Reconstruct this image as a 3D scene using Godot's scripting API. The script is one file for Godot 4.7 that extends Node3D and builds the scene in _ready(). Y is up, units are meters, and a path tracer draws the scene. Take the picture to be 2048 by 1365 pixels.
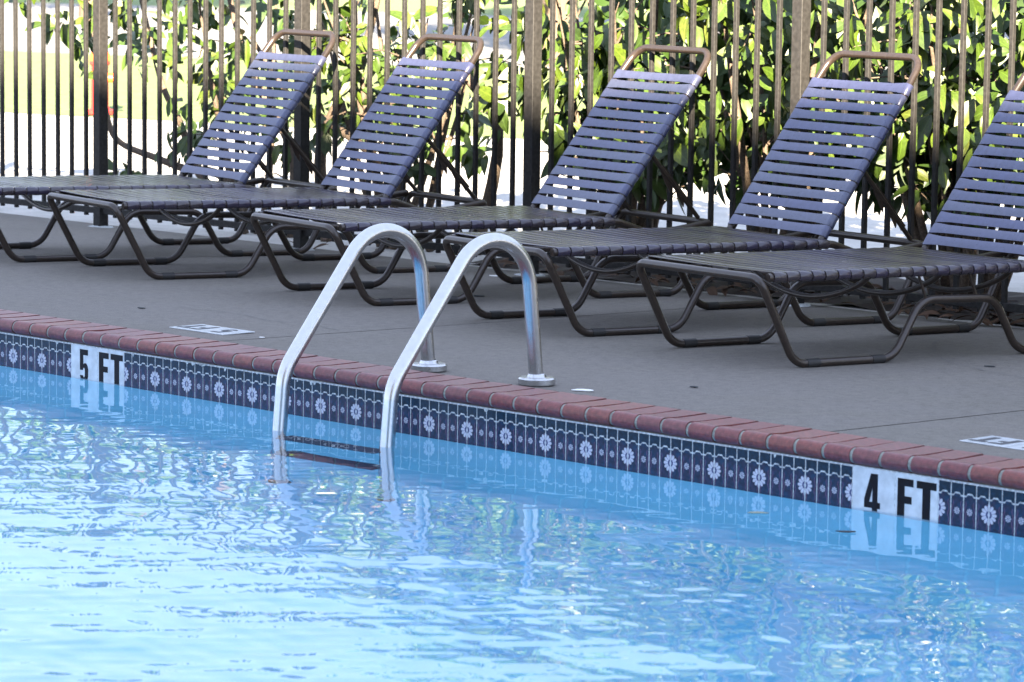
extends Node3D

# ------------------------------------------------------------------ constants (metres; pool wall runs along x at z = 0)
const Q := 0.174            # one flower repeat of the waterline tiles
const WATER_Y := -0.139
const TILE_TOP := -0.024
const COPE_TOP := 0.028
const FENCE_X0 := -4.35
const FENCE_Z0 := -3.40
const FENCE_STEP := 1.56
const FENCE_DZ := -0.0167   # z change per bay
const FENCE_BASE := -0.083
const SLOPE := 0.017

var M := {}
var counts := {}
var rng := RandomNumberGenerator.new()


# ------------------------------------------------------------------ mesh builder
class MB:
	var v := PackedVector3Array()
	var n := PackedVector3Array()
	var uv := PackedVector2Array()
	var c := PackedColorArray()
	var i := PackedInt32Array()

	# a, b, c counter-clockwise seen from outside (Godot's front faces are clockwise)
	func tri(a: Vector3, b: Vector3, d: Vector3) -> void:
		var nn := (b - a).cross(d - a).normalized()
		var k := v.size()
		v.append(a); v.append(b); v.append(d)
		n.append(nn); n.append(nn); n.append(nn)
		uv.append(Vector2.ZERO); uv.append(Vector2.ZERO); uv.append(Vector2.ZERO)
		i.append(k); i.append(k + 2); i.append(k + 1)

	func quad(a: Vector3, b: Vector3, d: Vector3, e: Vector3) -> void:
		var nn := (b - a).cross(d - a).normalized()
		if nn == Vector3.ZERO:
			nn = (d - a).cross(e - a).normalized()
		var k := v.size()
		for p in [a, b, d, e]:
			v.append(p); n.append(nn); uv.append(Vector2.ZERO)
		i.append(k); i.append(k + 2); i.append(k + 1)
		i.append(k); i.append(k + 3); i.append(k + 2)

	func box(ce: Vector3, s: Vector3, bev := 0.0) -> void:
		var h := s * 0.5
		if bev <= 0.0:
			for ax in 3:
				for sg in [-1.0, 1.0]:
					var u := (ax + 1) % 3
					var w := (ax + 2) % 3
					var ps := []
					for q in [[-1, -1], [1, -1], [1, 1], [-1, 1]]:
						var p := Vector3.ZERO
						p[ax] = sg * h[ax]; p[u] = q[0] * h[u]; p[w] = q[1] * h[w]
						ps.append(ce + p)
					if sg > 0: quad(ps[0], ps[1], ps[2], ps[3])
					else: quad(ps[3], ps[2], ps[1], ps[0])
			return
		var r := h - Vector3.ONE * bev
		for ax in 3:
			var u := (ax + 1) % 3
			var w := (ax + 2) % 3
			for sg in [-1.0, 1.0]:
				var ps := []
				for q in [[-1, -1], [1, -1], [1, 1], [-1, 1]]:
					var p := Vector3.ZERO
					p[ax] = sg * h[ax]; p[u] = q[0] * r[u]; p[w] = q[1] * r[w]
					ps.append(ce + p)
				if sg > 0: quad(ps[0], ps[1], ps[2], ps[3])
				else: quad(ps[3], ps[2], ps[1], ps[0])
			# the four edges along axis ax
			for su in [-1.0, 1.0]:
				for sw in [-1.0, 1.0]:
					var a := Vector3.ZERO
					var b := Vector3.ZERO
					a[u] = su * h[u]; a[w] = sw * r[w]
					b[u] = su * r[u]; b[w] = sw * h[w]
					var a0 := a; var a1 := a; var b0 := b; var b1 := b
					a0[ax] = -r[ax]; a1[ax] = r[ax]; b0[ax] = -r[ax]; b1[ax] = r[ax]
					if su * sw > 0: quad(ce + a0, ce + b0, ce + b1, ce + a1)
					else: quad(ce + a1, ce + b1, ce + b0, ce + a0)
		for sx in [-1.0, 1.0]:
			for sy in [-1.0, 1.0]:
				for sz in [-1.0, 1.0]:
					var a := ce + Vector3(sx * h.x, sy * r.y, sz * r.z)
					var b := ce + Vector3(sx * r.x, sy * h.y, sz * r.z)
					var d := ce + Vector3(sx * r.x, sy * r.y, sz * h.z)
					if sx * sy * sz > 0: tri(a, b, d)
					else: tri(a, d, b)

	func tube(pts: PackedVector3Array, r, sides := 10, closed := false, caps := true) -> void:
		var m := pts.size()
		var t0 := (pts[1] - pts[0]).normalized()
		var up := Vector3.UP if absf(t0.y) < 0.9 else Vector3.RIGHT
		var side := t0.cross(up).normalized()
		var base := v.size()
		var acc := 0.0
		for k in m:
			var t: Vector3
			if closed: t = (pts[(k + 1) % m] - pts[(k - 1 + m) % m]).normalized()
			elif k == 0: t = t0
			elif k == m - 1: t = (pts[k] - pts[k - 1]).normalized()
			else: t = ((pts[k + 1] - pts[k]).normalized() + (pts[k] - pts[k - 1]).normalized()).normalized()
			side = (side - t * side.dot(t)).normalized()
			var bn := t.cross(side)
			var rr: float = r if not (r is PackedFloat32Array) else r[k]
			if k > 0: acc += pts[k].distance_to(pts[k - 1])
			for s in sides + 1:
				var a := TAU * s / sides
				var d := side * cos(a) + bn * sin(a)
				v.append(pts[k] + d * rr); n.append(d); uv.append(Vector2(float(s) / sides, acc))
		var rings := m if closed else m - 1
		for k in rings:
			var a0 := base + k * (sides + 1)
			var b0 := base + ((k + 1) % m) * (sides + 1)
			for s in sides:
				i.append(a0 + s); i.append(b0 + s + 1); i.append(a0 + s + 1)
				i.append(a0 + s); i.append(b0 + s); i.append(b0 + s + 1)
		if caps and not closed:
			for e in 2:
				var kk := 0 if e == 0 else m - 1
				var nn := -t0 if e == 0 else (pts[m - 1] - pts[m - 2]).normalized()
				var cbase := v.size()
				v.append(pts[kk]); n.append(nn); uv.append(Vector2.ZERO)
				for s in sides + 1:
					v.append(v[base + kk * (sides + 1) + s]); n.append(nn); uv.append(Vector2.ZERO)
				for s in sides:
					if e == 0:
						i.append(cbase); i.append(cbase + 1 + s); i.append(cbase + 2 + s)
					else:
						i.append(cbase); i.append(cbase + 2 + s); i.append(cbase + 1 + s)

	# closed profile (z, y) counter-clockwise seen from +x, extruded from x0 to x1
	func extrude_x(prof: PackedVector2Array, x0: float, x1: float) -> void:
		var m := prof.size()
		for k in m:
			var a := prof[k]
			var b := prof[(k + 1) % m]
			quad(Vector3(x0, a.y, a.x), Vector3(x1, a.y, a.x), Vector3(x1, b.y, b.x), Vector3(x0, b.y, b.x))
		var tr := Geometry2D.triangulate_polygon(prof)
		for k in range(0, tr.size(), 3):
			var p := prof[tr[k]]; var q := prof[tr[k + 1]]; var s := prof[tr[k + 2]]
			if (q - p).cross(s - p) < 0:
				var tmp := q; q = s; s = tmp
			# in (z, y) axes a counter-clockwise turn faces -x
			tri(Vector3(x0, p.y, p.x), Vector3(x0, q.y, q.x), Vector3(x0, s.y, s.x))
			tri(Vector3(x1, p.y, p.x), Vector3(x1, s.y, s.x), Vector3(x1, q.y, q.x))

	# flat polygon (x, y) counter-clockwise, front face at depth z1 facing +z, walls back to z0
	func slab_xy(poly: PackedVector2Array, z0: float, z1: float, uvr := Rect2(0, 0, 1, 1)) -> void:
		var tr := Geometry2D.triangulate_polygon(poly)
		for k in range(0, tr.size(), 3):
			var p := poly[tr[k]]; var q := poly[tr[k + 1]]; var s := poly[tr[k + 2]]
			if (q - p).cross(s - p) < 0:
				var tmp := q; q = s; s = tmp
			var b := v.size()
			tri(Vector3(p.x, p.y, z1), Vector3(q.x, q.y, z1), Vector3(s.x, s.y, z1))
			var pp := [p, q, s]
			for e in 3:
				uv[b + e] = Vector2((pp[e].x - uvr.position.x) / uvr.size.x, (pp[e].y - uvr.position.y) / uvr.size.y)
		var m := poly.size()
		for k in m:
			var a := poly[k]; var d := poly[(k + 1) % m]
			var b := v.size()
			quad(Vector3(a.x, a.y, z0), Vector3(d.x, d.y, z0), Vector3(d.x, d.y, z1), Vector3(a.x, a.y, z1))
			for e in 4:
				var pt := a if e == 0 or e == 3 else d
				uv[b + e] = Vector2((pt.x - uvr.position.x) / uvr.size.x, (pt.y - uvr.position.y) / uvr.size.y)

	func lathe(prof: PackedVector2Array, ce: Vector3, sides := 20) -> void:   # (radius, y) upwards
		for k in prof.size() - 1:
			var a := prof[k]; var b := prof[k + 1]
			var nn := Vector2(b.y - a.y, a.x - b.x).normalized()
			var base := v.size()
			for s in sides + 1:
				var an := TAU * s / sides
				var d := Vector3(cos(an), 0, -sin(an))
				for q in [a, b]:
					v.append(ce + d * q.x + Vector3.UP * q.y)
					n.append((d * nn.x + Vector3.UP * nn.y).normalized()); uv.append(Vector2.ZERO)
			for s in sides:
				var p := base + s * 2
				i.append(p); i.append(p + 3); i.append(p + 2)
				i.append(p); i.append(p + 1); i.append(p + 3)

	func mesh() -> ArrayMesh:
		var a := []
		a.resize(Mesh.ARRAY_MAX)
		a[Mesh.ARRAY_VERTEX] = v; a[Mesh.ARRAY_NORMAL] = n; a[Mesh.ARRAY_TEX_UV] = uv; a[Mesh.ARRAY_INDEX] = i
		if c.size() == v.size(): a[Mesh.ARRAY_COLOR] = c
		var m := ArrayMesh.new()
		m.add_surface_from_arrays(Mesh.PRIMITIVE_TRIANGLES, a)
		return m


# ------------------------------------------------------------------ scene helpers
func numbered(called: String) -> String:
	if not counts.has(called):
		counts[called] = 0
		return called
	counts[called] += 1
	return "%s_%03d" % [called, counts[called]]

func obj(called: String, mesh: Mesh, mat: Material, parent: Node = null) -> MeshInstance3D:
	var o := MeshInstance3D.new()
	o.mesh = mesh
	o.material_override = mat
	if parent == null:
		o.name = numbered(called); add_child(o, true)
	else:
		var tally: Dictionary = parent.get_meta("tally") if parent.has_meta("tally") else {}
		var k: int = tally.get(called, 0)
		tally[called] = k + 1
		parent.set_meta("tally", tally)
		o.name = called if k == 0 else "%s_%03d" % [called, k]
		parent.add_child(o, true)
	return o

func tag(o: Node, label: String, category: String, group := "") -> void:
	o.set_meta("label", label); o.set_meta("category", category)
	if group != "": o.set_meta("group", group)

func thing(called: String, label: String, category: String, at := Vector3.ZERO, group := "") -> Node3D:
	var o := Node3D.new()
	o.name = numbered(called); add_child(o, true)
	o.position = at
	tag(o, label, category, group)
	return o

func struct(called: String, mesh: Mesh, mat: Material) -> MeshInstance3D:
	var o := obj(called, mesh, mat)
	o.set_meta("kind", "structure")
	return o

func struct_node(called: String) -> Node3D:
	var o := Node3D.new()
	o.name = numbered(called); add_child(o, true)
	o.set_meta("kind", "structure")
	return o

func lin(r: float, g: float, b: float) -> Color:
	return Color(r, g, b).linear_to_srgb()

func mat(col: Color, rough := 0.7, metal := 0.0, spec := 0.5) -> StandardMaterial3D:
	var m := StandardMaterial3D.new()
	m.albedo_color = col; m.roughness = rough; m.metallic = metal; m.metallic_specular = spec
	return m

func gray_tex(seed_: int, freq: float, size: int, lo: float, hi: float, oct := 4, grain := 0.0, specks := 0.0) -> ImageTexture:
	var nz := FastNoiseLite.new()
	nz.seed = seed_; nz.frequency = freq; nz.fractal_octaves = oct
	var im := nz.get_seamless_image(size, size)
	im.convert(Image.FORMAT_L8)
	var b := im.get_data()
	var r := RandomNumberGenerator.new()
	r.seed = seed_
	var out := PackedByteArray()
	out.resize(b.size())
	for k in b.size():
		var x := lo + (hi - lo) * b[k] / 255.0 + (r.randf() - 0.5) * grain
		out[k] = clampi(int(x * 255.0), 0, 255)
	if specks > 0.0:
		var count := int(specks * size * size)
		for q in count:
			var px := r.randi_range(0, size - 1)
			var py := r.randi_range(0, size - 1)
			var rad := r.randf_range(0.6, 2.6)
			var dark := r.randf_range(0.35, 0.8)
			for dy in range(-3, 4):
				for dx in range(-3, 4):
					if dx * dx + dy * dy <= rad * rad:
						var at := ((py + dy + size) % size) * size + (px + dx + size) % size
						out[at] = int(out[at] * dark)
	var im2 := Image.create_from_data(size, size, false, Image.FORMAT_L8, out)
	im2.generate_mipmaps()
	return ImageTexture.create_from_image(im2)

func textured(m: StandardMaterial3D, tex: Texture2D, per_metre: float, world := true) -> StandardMaterial3D:
	m.albedo_texture = tex
	m.uv1_triplanar = true
	m.uv1_world_triplanar = world
	m.uv1_scale = Vector3.ONE * per_metre
	return m

func deck_y(z: float) -> float:
	if z > -0.3: return 0.0
	if z > -3.0: return SLOPE * (z + 0.3)
	var y0 := -SLOPE * 2.7
	if z > -3.4: return lerpf(y0, FENCE_BASE, (-3.0 - z) / 0.4)
	if z > -4.4: return lerpf(FENCE_BASE, -0.12, (-3.4 - z) / 1.0)
	return -0.12

# polyline with its inner corners rounded
func rounded(pts: Array, rad: Array, seg := 6) -> PackedVector3Array:
	var out := PackedVector3Array()
	for k in pts.size():
		var p: Vector3 = pts[k]
		if k == 0 or k == pts.size() - 1 or rad[k] <= 0.0:
			out.append(p); continue
		var a: Vector3 = (pts[k - 1] - p); var b: Vector3 = (pts[k + 1] - p)
		var la := a.length(); var lb := b.length()
		a /= la; b /= lb
		var half := acos(clampf(a.dot(b), -1, 1)) * 0.5
		var d: float = minf(rad[k] / tan(half), minf(la, lb) * (0.49 if rad.size() > 5 else 0.75))
		var r := d * tan(half)
		var ce := p + (a + b).normalized() * (r / sin(half))
		var u := (p + a * d - ce); var w := (p + b * d - ce)
		var ang := u.angle_to(w)
		var ax := u.cross(w).normalized()
		for s in seg + 1:
			out.append(ce + u.rotated(ax, ang * s / seg))
	return out

func fence_z(x: float) -> float:
	return FENCE_Z0 + FENCE_DZ * (x - FENCE_X0) / FENCE_STEP


func _ready() -> void:
	rng.seed = 77
	# ---------------------------------------------------------------- camera, sky, sun, exposure
	var cam := Camera3D.new()
	cam.name = "camera"
	cam.transform = Transform3D(Basis(Vector3(0.690657, 0.012345, -0.723077), Vector3(-0.092896, 0.993085, -0.071777), Vector3(0.717191, 0.116744, 0.687028)).orthonormalized(), Vector3(9.77429, 1.42094, 7.21611))
	cam.fov = 11.288
	cam.near = 0.1
	cam.far = 500.0
	var att := CameraAttributesPhysical.new()
	att.frustum_focal_length = 121.4
	att.frustum_focus_distance = 12.4
	att.frustum_near = 0.1
	att.frustum_far = 500.0
	att.exposure_aperture = 9.0
	cam.attributes = att
	cam.fov = 11.288
	add_child(cam)
	cam.current = true

	var env := Environment.new()
	env.background_mode = Environment.BG_SKY
	var sm := ProceduralSkyMaterial.new()
	sm.sky_top_color = lin(0.215, 0.258, 0.37)
	sm.sky_horizon_color = lin(0.37, 0.44, 0.56)
	sm.sky_curve = 0.12
	sm.sky_energy_multiplier = 0.73
	sm.ground_bottom_color = lin(0.2, 0.2, 0.18)
	sm.ground_horizon_color = lin(0.45, 0.5, 0.55)
	sm.ground_energy_multiplier = 0.65
	sm.sun_angle_max = 6.0
	env.sky = Sky.new()
	env.sky.sky_material = sm
	env.tonemap_mode = Environment.TONE_MAPPER_LINEAR
	env.tonemap_exposure = 11.3
	env.sdfgi_enabled = true
	env.ssao_enabled = true
	env.ssil_enabled = true
	var we := WorldEnvironment.new()
	we.name = "world"
	we.environment = env
	add_child(we)

	var sun := DirectionalLight3D.new()
	sun.name = "sun"
	sun.light_energy = 1.6
	sun.light_color = Color(1.0, 0.93, 0.82)
	sun.light_angular_distance = 0.4
	sun.shadow_enabled = true
	add_child(sun)
	var el := deg_to_rad(20.0)
	var az := deg_to_rad(48.0)
	var to_sun := Vector3(sin(az) * cos(el), sin(el), cos(az) * cos(el))
	sun.look_at_from_position(to_sun * 50.0, Vector3.ZERO, Vector3.UP)

	materials()
	ground()
	pool()
	deck()
	coping()
	tiles()
	building()
	fence()
	hedge()
	far_trees()
	ladder()
	loungers()
	markers()
	hydrant()
	litter()


# ------------------------------------------------------------------ materials
func materials() -> void:
	M.concrete = textured(mat(lin(0.203, 0.187, 0.166), 0.85, 0.0, 0.35), gray_tex(3, 0.03, 1024, 0.84, 1.0, 4, 0.34), 0.6)
	M.concrete.vertex_color_use_as_albedo = true
	M.pavement = textured(mat(lin(0.52, 0.50, 0.46), 0.85), gray_tex(4, 0.02, 512, 0.85, 1.0, 4, 0.1), 0.3)
	M.joint = mat(lin(0.07, 0.065, 0.06), 0.9)
	M.crack = mat(lin(0.12, 0.115, 0.11), 0.9)
	var gl := gray_tex(9, 0.03, 512, 0.6, 1.0, 4, 0.3)
	M.lawn = textured(mat(lin(0.25, 0.34, 0.10), 0.9), gl, 0.4)
	M.road = textured(mat(lin(0.40, 0.39, 0.37), 0.85), gl, 0.2)
	M.earth = textured(mat(lin(0.2, 0.18, 0.14), 0.9), gl, 0.2)
	M.mulch = textured(mat(lin(0.05, 0.034, 0.024), 0.95), gl, 1.5)
	var bt := gray_tex(12, 0.03, 512, 0.62, 1.0, 5, 0.16)
	M.bricks = []
	for cc in [[0.25, 0.058, 0.056], [0.222, 0.053, 0.056], [0.27, 0.066, 0.052], [0.235, 0.064, 0.066]]:
		M.bricks.append(textured(mat(lin(cc[0], cc[1], cc[2]), 0.38, 0.0, 0.5), bt, 3.0))
	M.mortar = textured(mat(lin(0.38, 0.39, 0.34), 0.9), bt, 4.0)
	M.grout = textured(mat(lin(0.80, 0.84, 0.84), 0.7), bt, 5.0)
	M.plaster = textured(mat(lin(0.38, 0.86, 0.985), 0.7), gray_tex(14, 0.01, 512, 0.97, 1.0, 4, 0.02), 0.4)
	M.pool_floor = textured(mat(lin(0.19, 0.62, 0.92), 0.7), gray_tex(34, 0.01, 512, 0.93, 1.0, 4, 0.03), 0.4)
	M.cap_tile = textured(mat(lin(0.006, 0.032, 0.068), 0.2, 0.0, 0.35), gray_tex(15, 0.04, 256, 0.6, 1.0, 3, 0.1), 6.0)
	M.flower_tile = mat(Color.WHITE, 0.2, 0.0, 0.35)
	M.flower_tile.albedo_texture = flower_texture()
	M.white_tile = textured(mat(lin(0.64, 0.68, 0.70), 0.22), gray_tex(16, 0.02, 256, 0.86, 1.0, 4, 0.04), 4.0)
	M.black_print = mat(lin(0.006, 0.005, 0.008), 0.35, 0.0, 0.25)
	M.gray_print = mat(lin(0.04, 0.043, 0.05), 0.6)
	var w := mat(Color(1.0, 1.0, 1.0, 0.0), 0.0, 0.0, 0.5)
	w.refraction_enabled = true
	w.refraction_scale = 0.033
	M.water = w
	var st := gray_tex(17, 0.05, 256, 0.72, 1.0, 4, 0.08)
	M.steel = textured(mat(lin(0.60, 0.61, 0.62), 0.25, 1.0), gray_tex(22, 0.04, 256, 0.9, 1.0, 4, 0.03), 5.0)
	M.tread = mat(lin(0.028, 0.042, 0.075), 0.5)
	M.bronze = textured(mat(lin(0.048, 0.034, 0.026), 0.28, 0.2, 0.6), st, 5.0)
	var dew := gray_tex(18, 0.02, 512, 0.82, 1.0, 3, 0.03, 0.0016)
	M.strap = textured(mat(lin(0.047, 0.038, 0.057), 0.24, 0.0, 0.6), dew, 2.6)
	M.sky_tinted_strap = textured(mat(lin(0.086, 0.092, 0.165), 0.33, 0.15, 0.6), dew, 2.6)  # same vinyl as the seat; reflected blue sky is put into the base colour
	M.seat_straps = []
	M.back_straps = []
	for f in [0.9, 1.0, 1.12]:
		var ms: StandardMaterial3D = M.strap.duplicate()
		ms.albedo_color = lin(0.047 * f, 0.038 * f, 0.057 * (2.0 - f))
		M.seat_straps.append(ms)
		var mb: StandardMaterial3D = M.sky_tinted_strap.duplicate()
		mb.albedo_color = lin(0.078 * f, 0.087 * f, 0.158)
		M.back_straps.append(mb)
	M.fence = textured(mat(lin(0.034, 0.0325, 0.0315), 0.45, 0.0, 0.25), st, 3.0)
	M.leaves = []
	var lt := leaf_texture()
	for cc in [[0.056, 0.100, 0.011], [0.042, 0.080, 0.011], [0.078, 0.122, 0.013], [0.092, 0.120, 0.020]]:
		var lm := mat(lin(cc[0], cc[1], cc[2]), 0.42, 0.0, 0.5)
		lm.cull_mode = BaseMaterial3D.CULL_DISABLED
		lm.albedo_texture = lt
		lm.backlight_enabled = true
		lm.backlight = Color(0.35, 0.45, 0.12)
		M.leaves.append(lm)
	var fm := mat(Color.WHITE, 0.45)
	fm.vertex_color_use_as_albedo = true
	fm.cull_mode = BaseMaterial3D.CULL_DISABLED
	fm.backlight_enabled = true
	fm.backlight = Color(0.35, 0.45, 0.12)
	M.foliage = fm
	M.dry_leaf = mat(lin(0.085, 0.045, 0.024), 0.8)
	M.dry_leaf.cull_mode = BaseMaterial3D.CULL_DISABLED
	M.bark = textured(mat(lin(0.20, 0.145, 0.10), 0.85), gray_tex(21, 0.05, 256, 0.4, 1.0, 4, 0.1), 6.0)
	M.rubber = mat(lin(0.02, 0.019, 0.018), 0.6)
	M.red = mat(lin(0.62, 0.03, 0.02), 0.4)
	M.orange = mat(lin(0.75, 0.14, 0.02), 0.4)
	M.stucco = textured(mat(lin(0.62, 0.57, 0.48), 0.9), gl, 0.3)
	M.roof = mat(lin(0.16, 0.13, 0.11), 0.8)
	M.pane = mat(lin(0.03, 0.035, 0.04), 0.08)
	M.trim = mat(lin(0.6, 0.58, 0.54), 0.6)
	M.white_thing = mat(lin(0.75, 0.75, 0.72), 0.8)
	M.pale_leaf = mat(lin(0.22, 0.26, 0.2), 0.6)
	M.dark_thing = mat(lin(0.02, 0.025, 0.03), 0.8)

# midrib, side veins and blotches of a leaf (u along it, v across)
func leaf_texture() -> ImageTexture:
	var W := 128
	var H := 96
	var nz := FastNoiseLite.new()
	nz.seed = 61; nz.frequency = 0.05
	var im := Image.create(W, H, false, Image.FORMAT_RGB8)
	for py in H:
		var q := absf((py + 0.5) / H - 0.5) * 2.0
		for px in W:
			var u := (px + 0.5) / W
			var g := 0.80 + 0.16 * nz.get_noise_2d(px, py)
			var vein := absf(fposmod(u * 8.0 - q * 1.6, 1.0) - 0.5)
			if vein < 0.07: g *= 1.16
			elif vein < 0.16: g *= 0.93
			if q < 0.07: g = 1.0
			var edge := smoothstep(0.86, 1.0, q)
			im.set_pixel(px, py, Color(g, g * (1.0 - 0.05 * edge), g * (0.9 + (0.1 if q < 0.07 else 0.0))))
	im.generate_mipmaps()
	return ImageTexture.create_from_image(im)

# glazed print of the waterline tiles: one flower repeat wide (flower at both ends), 152 mm high
func flower_texture() -> ImageTexture:
	var W := 512
	var H := 448
	var nz := FastNoiseLite.new()
	nz.seed = 5; nz.frequency = 0.02
	var nz2 := FastNoiseLite.new()
	nz2.seed = 8; nz2.frequency = 0.012
	var im := Image.create(W, H, false, Image.FORMAT_RGB8)
	for py in H:
		var y := (float(py) + 0.5) / H * 0.152         # metres below the tile's top
		for px in W:
			var x := (float(px) + 0.5) / W * Q
			var a := clampf(0.5 + nz.get_noise_2d(px, py) * 1.3, 0, 1)
			var b := clampf(0.5 + nz2.get_noise_2d(px, py) * 1.6, 0, 1)
			var col := Vector3(0.007, 0.031, 0.074).lerp(Vector3(0.030, 0.018, 0.044), b * 0.5) * (0.65 + 0.5 * a)
			# faint purple scroll work
			var sx := fposmod(x, Q / 4.0) / (Q / 4.0)
			var ring := absf(absf(sx - 0.5) - 0.33 - 0.05 * sin(y * 190.0))
			if ring < 0.025 and y > 0.05 and y < 0.125: col = col.lerp(Vector3(0.20, 0.09, 0.17), 0.6)
			var dx := minf(x, Q - x)
			var dy := y - 0.0765
			var r := sqrt(dx * dx + dy * dy)
			var th := atan2(dy, dx if x < Q * 0.5 else -dx)
			var pet := absf(cos(th * 6.0))
			var edge := 0.0175 + 0.0095 * pow(pet, 0.55)
			if absf(dx) < 0.004 and absf(dy) < 0.036: edge = maxf(edge, 0.036 - absf(dx) * 3.0)
			var white := Vector3(0.52, 0.53, 0.60)
			if r < edge:
				col = white * (0.86 + 0.14 * a)
				if r > 0.0105 and pet < 0.16 + 0.10 * (r - 0.0105) / 0.015: col = Vector3(0.06, 0.08, 0.17)
				if r < 0.0105: col = Vector3(0.05, 0.06, 0.14)
				if dx < 0.0045 * (1.0 - absf(dy) / 0.012) and absf(dy) < 0.012: col = white * 0.95
			for sc in [0.375, 0.625]:
				var ex: float = x - Q * sc
				var ey := y - 0.078
				var er := sqrt(ex * ex + ey * ey)
				if er < 0.0098 and er > 0.0014 and absf(cos(atan2(ey, ex) * 4.0)) > 0.55: col = white * 0.9
			if absf(x - Q * 0.5) < 0.0022 and absf(sin(y * 120.0)) > 0.93 and y > 0.05: col = Vector3(0.5, 0.42, 0.5)
			im.set_pixel(px, py, Color(col.x, col.y, col.z).linear_to_srgb())
	im.generate_mipmaps()
	return ImageTexture.create_from_image(im)


# ------------------------------------------------------------------ ground beyond the fence
func sheet(x0: float, x1: float, z0: float, z1: float, y: float) -> ArrayMesh:
	var b := MB.new()
	b.quad(Vector3(x0, y, z1), Vector3(x1, y, z1), Vector3(x1, y, z0), Vector3(x0, y, z0))
	return b.mesh()

func ground() -> void:
	struct("ground", sheet(-250, 250, -250, 250, -1.75), M.earth)
	var b := MB.new()
	var zs := [-3.556, -3.8, -4.1, -4.4, -14.0]
	for k in zs.size() - 1:
		b.quad(Vector3(-60, deck_y(zs[k]), zs[k]), Vector3(60, deck_y(zs[k]), zs[k]), Vector3(60, deck_y(zs[k + 1]), zs[k + 1]), Vector3(-60, deck_y(zs[k + 1]), zs[k + 1]))
	b.quad(Vector3(-60, -0.12, -14), Vector3(60, -0.12, -14), Vector3(200, -0.12, -230), Vector3(-200, -0.12, -230))
	b.quad(Vector3(-60, -0.12, -4.4), Vector3(-60, -0.12, -14), Vector3(-200, -0.12, -230), Vector3(-200, -0.12, 40))
	struct("pavement", b.mesh(), M.pavement)
	# lawn, road and a second lawn run as bands behind the pavement
	var dirv := Vector3(0.9755, 0, -0.220)
	var nv := Vector3(-0.220, 0, -0.9755)
	var o := Vector3(-12.58, 0, -10.24)
	var bands := [[0.0, 11.2, M.lawn, "lawn", -0.115], [11.2, 33.5, M.road, "road", -0.116], [33.5, 150.0, M.lawn, "lawn", -0.115]]
	for bd in bands:
		var m := MB.new()
		var p0: Vector3 = o + nv * bd[0] + Vector3.UP * bd[4]
		var p1: Vector3 = o + nv * bd[1] + Vector3.UP * bd[4]
		m.quad(p0 - dirv * 90, p0 + dirv * 60, p1 + dirv * 60, p1 - dirv * 90)
		struct(bd[3], m.mesh(), bd[2])
	# planting bed under the denser part of the hedge
	var mb := MB.new()
	for k in 40:
		var xa := -1.9 + k * 0.2
		for j in 6:
			var za := -3.60 - j * 0.2
			var h := func(x: float, z: float) -> float: return deck_y(z) + 0.012 + 0.012 * sin(x * 17.0 + z * 9.0) + 0.01 * sin(x * 31.0 - z * 23.0)
			mb.quad(Vector3(xa, h.call(xa, za), za), Vector3(xa + 0.2, h.call(xa + 0.2, za), za), Vector3(xa + 0.2, h.call(xa + 0.2, za - 0.2), za - 0.2), Vector3(xa, h.call(xa, za - 0.2), za - 0.2))
	struct("planting_bed", mb.mesh(), M.mulch)


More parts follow.
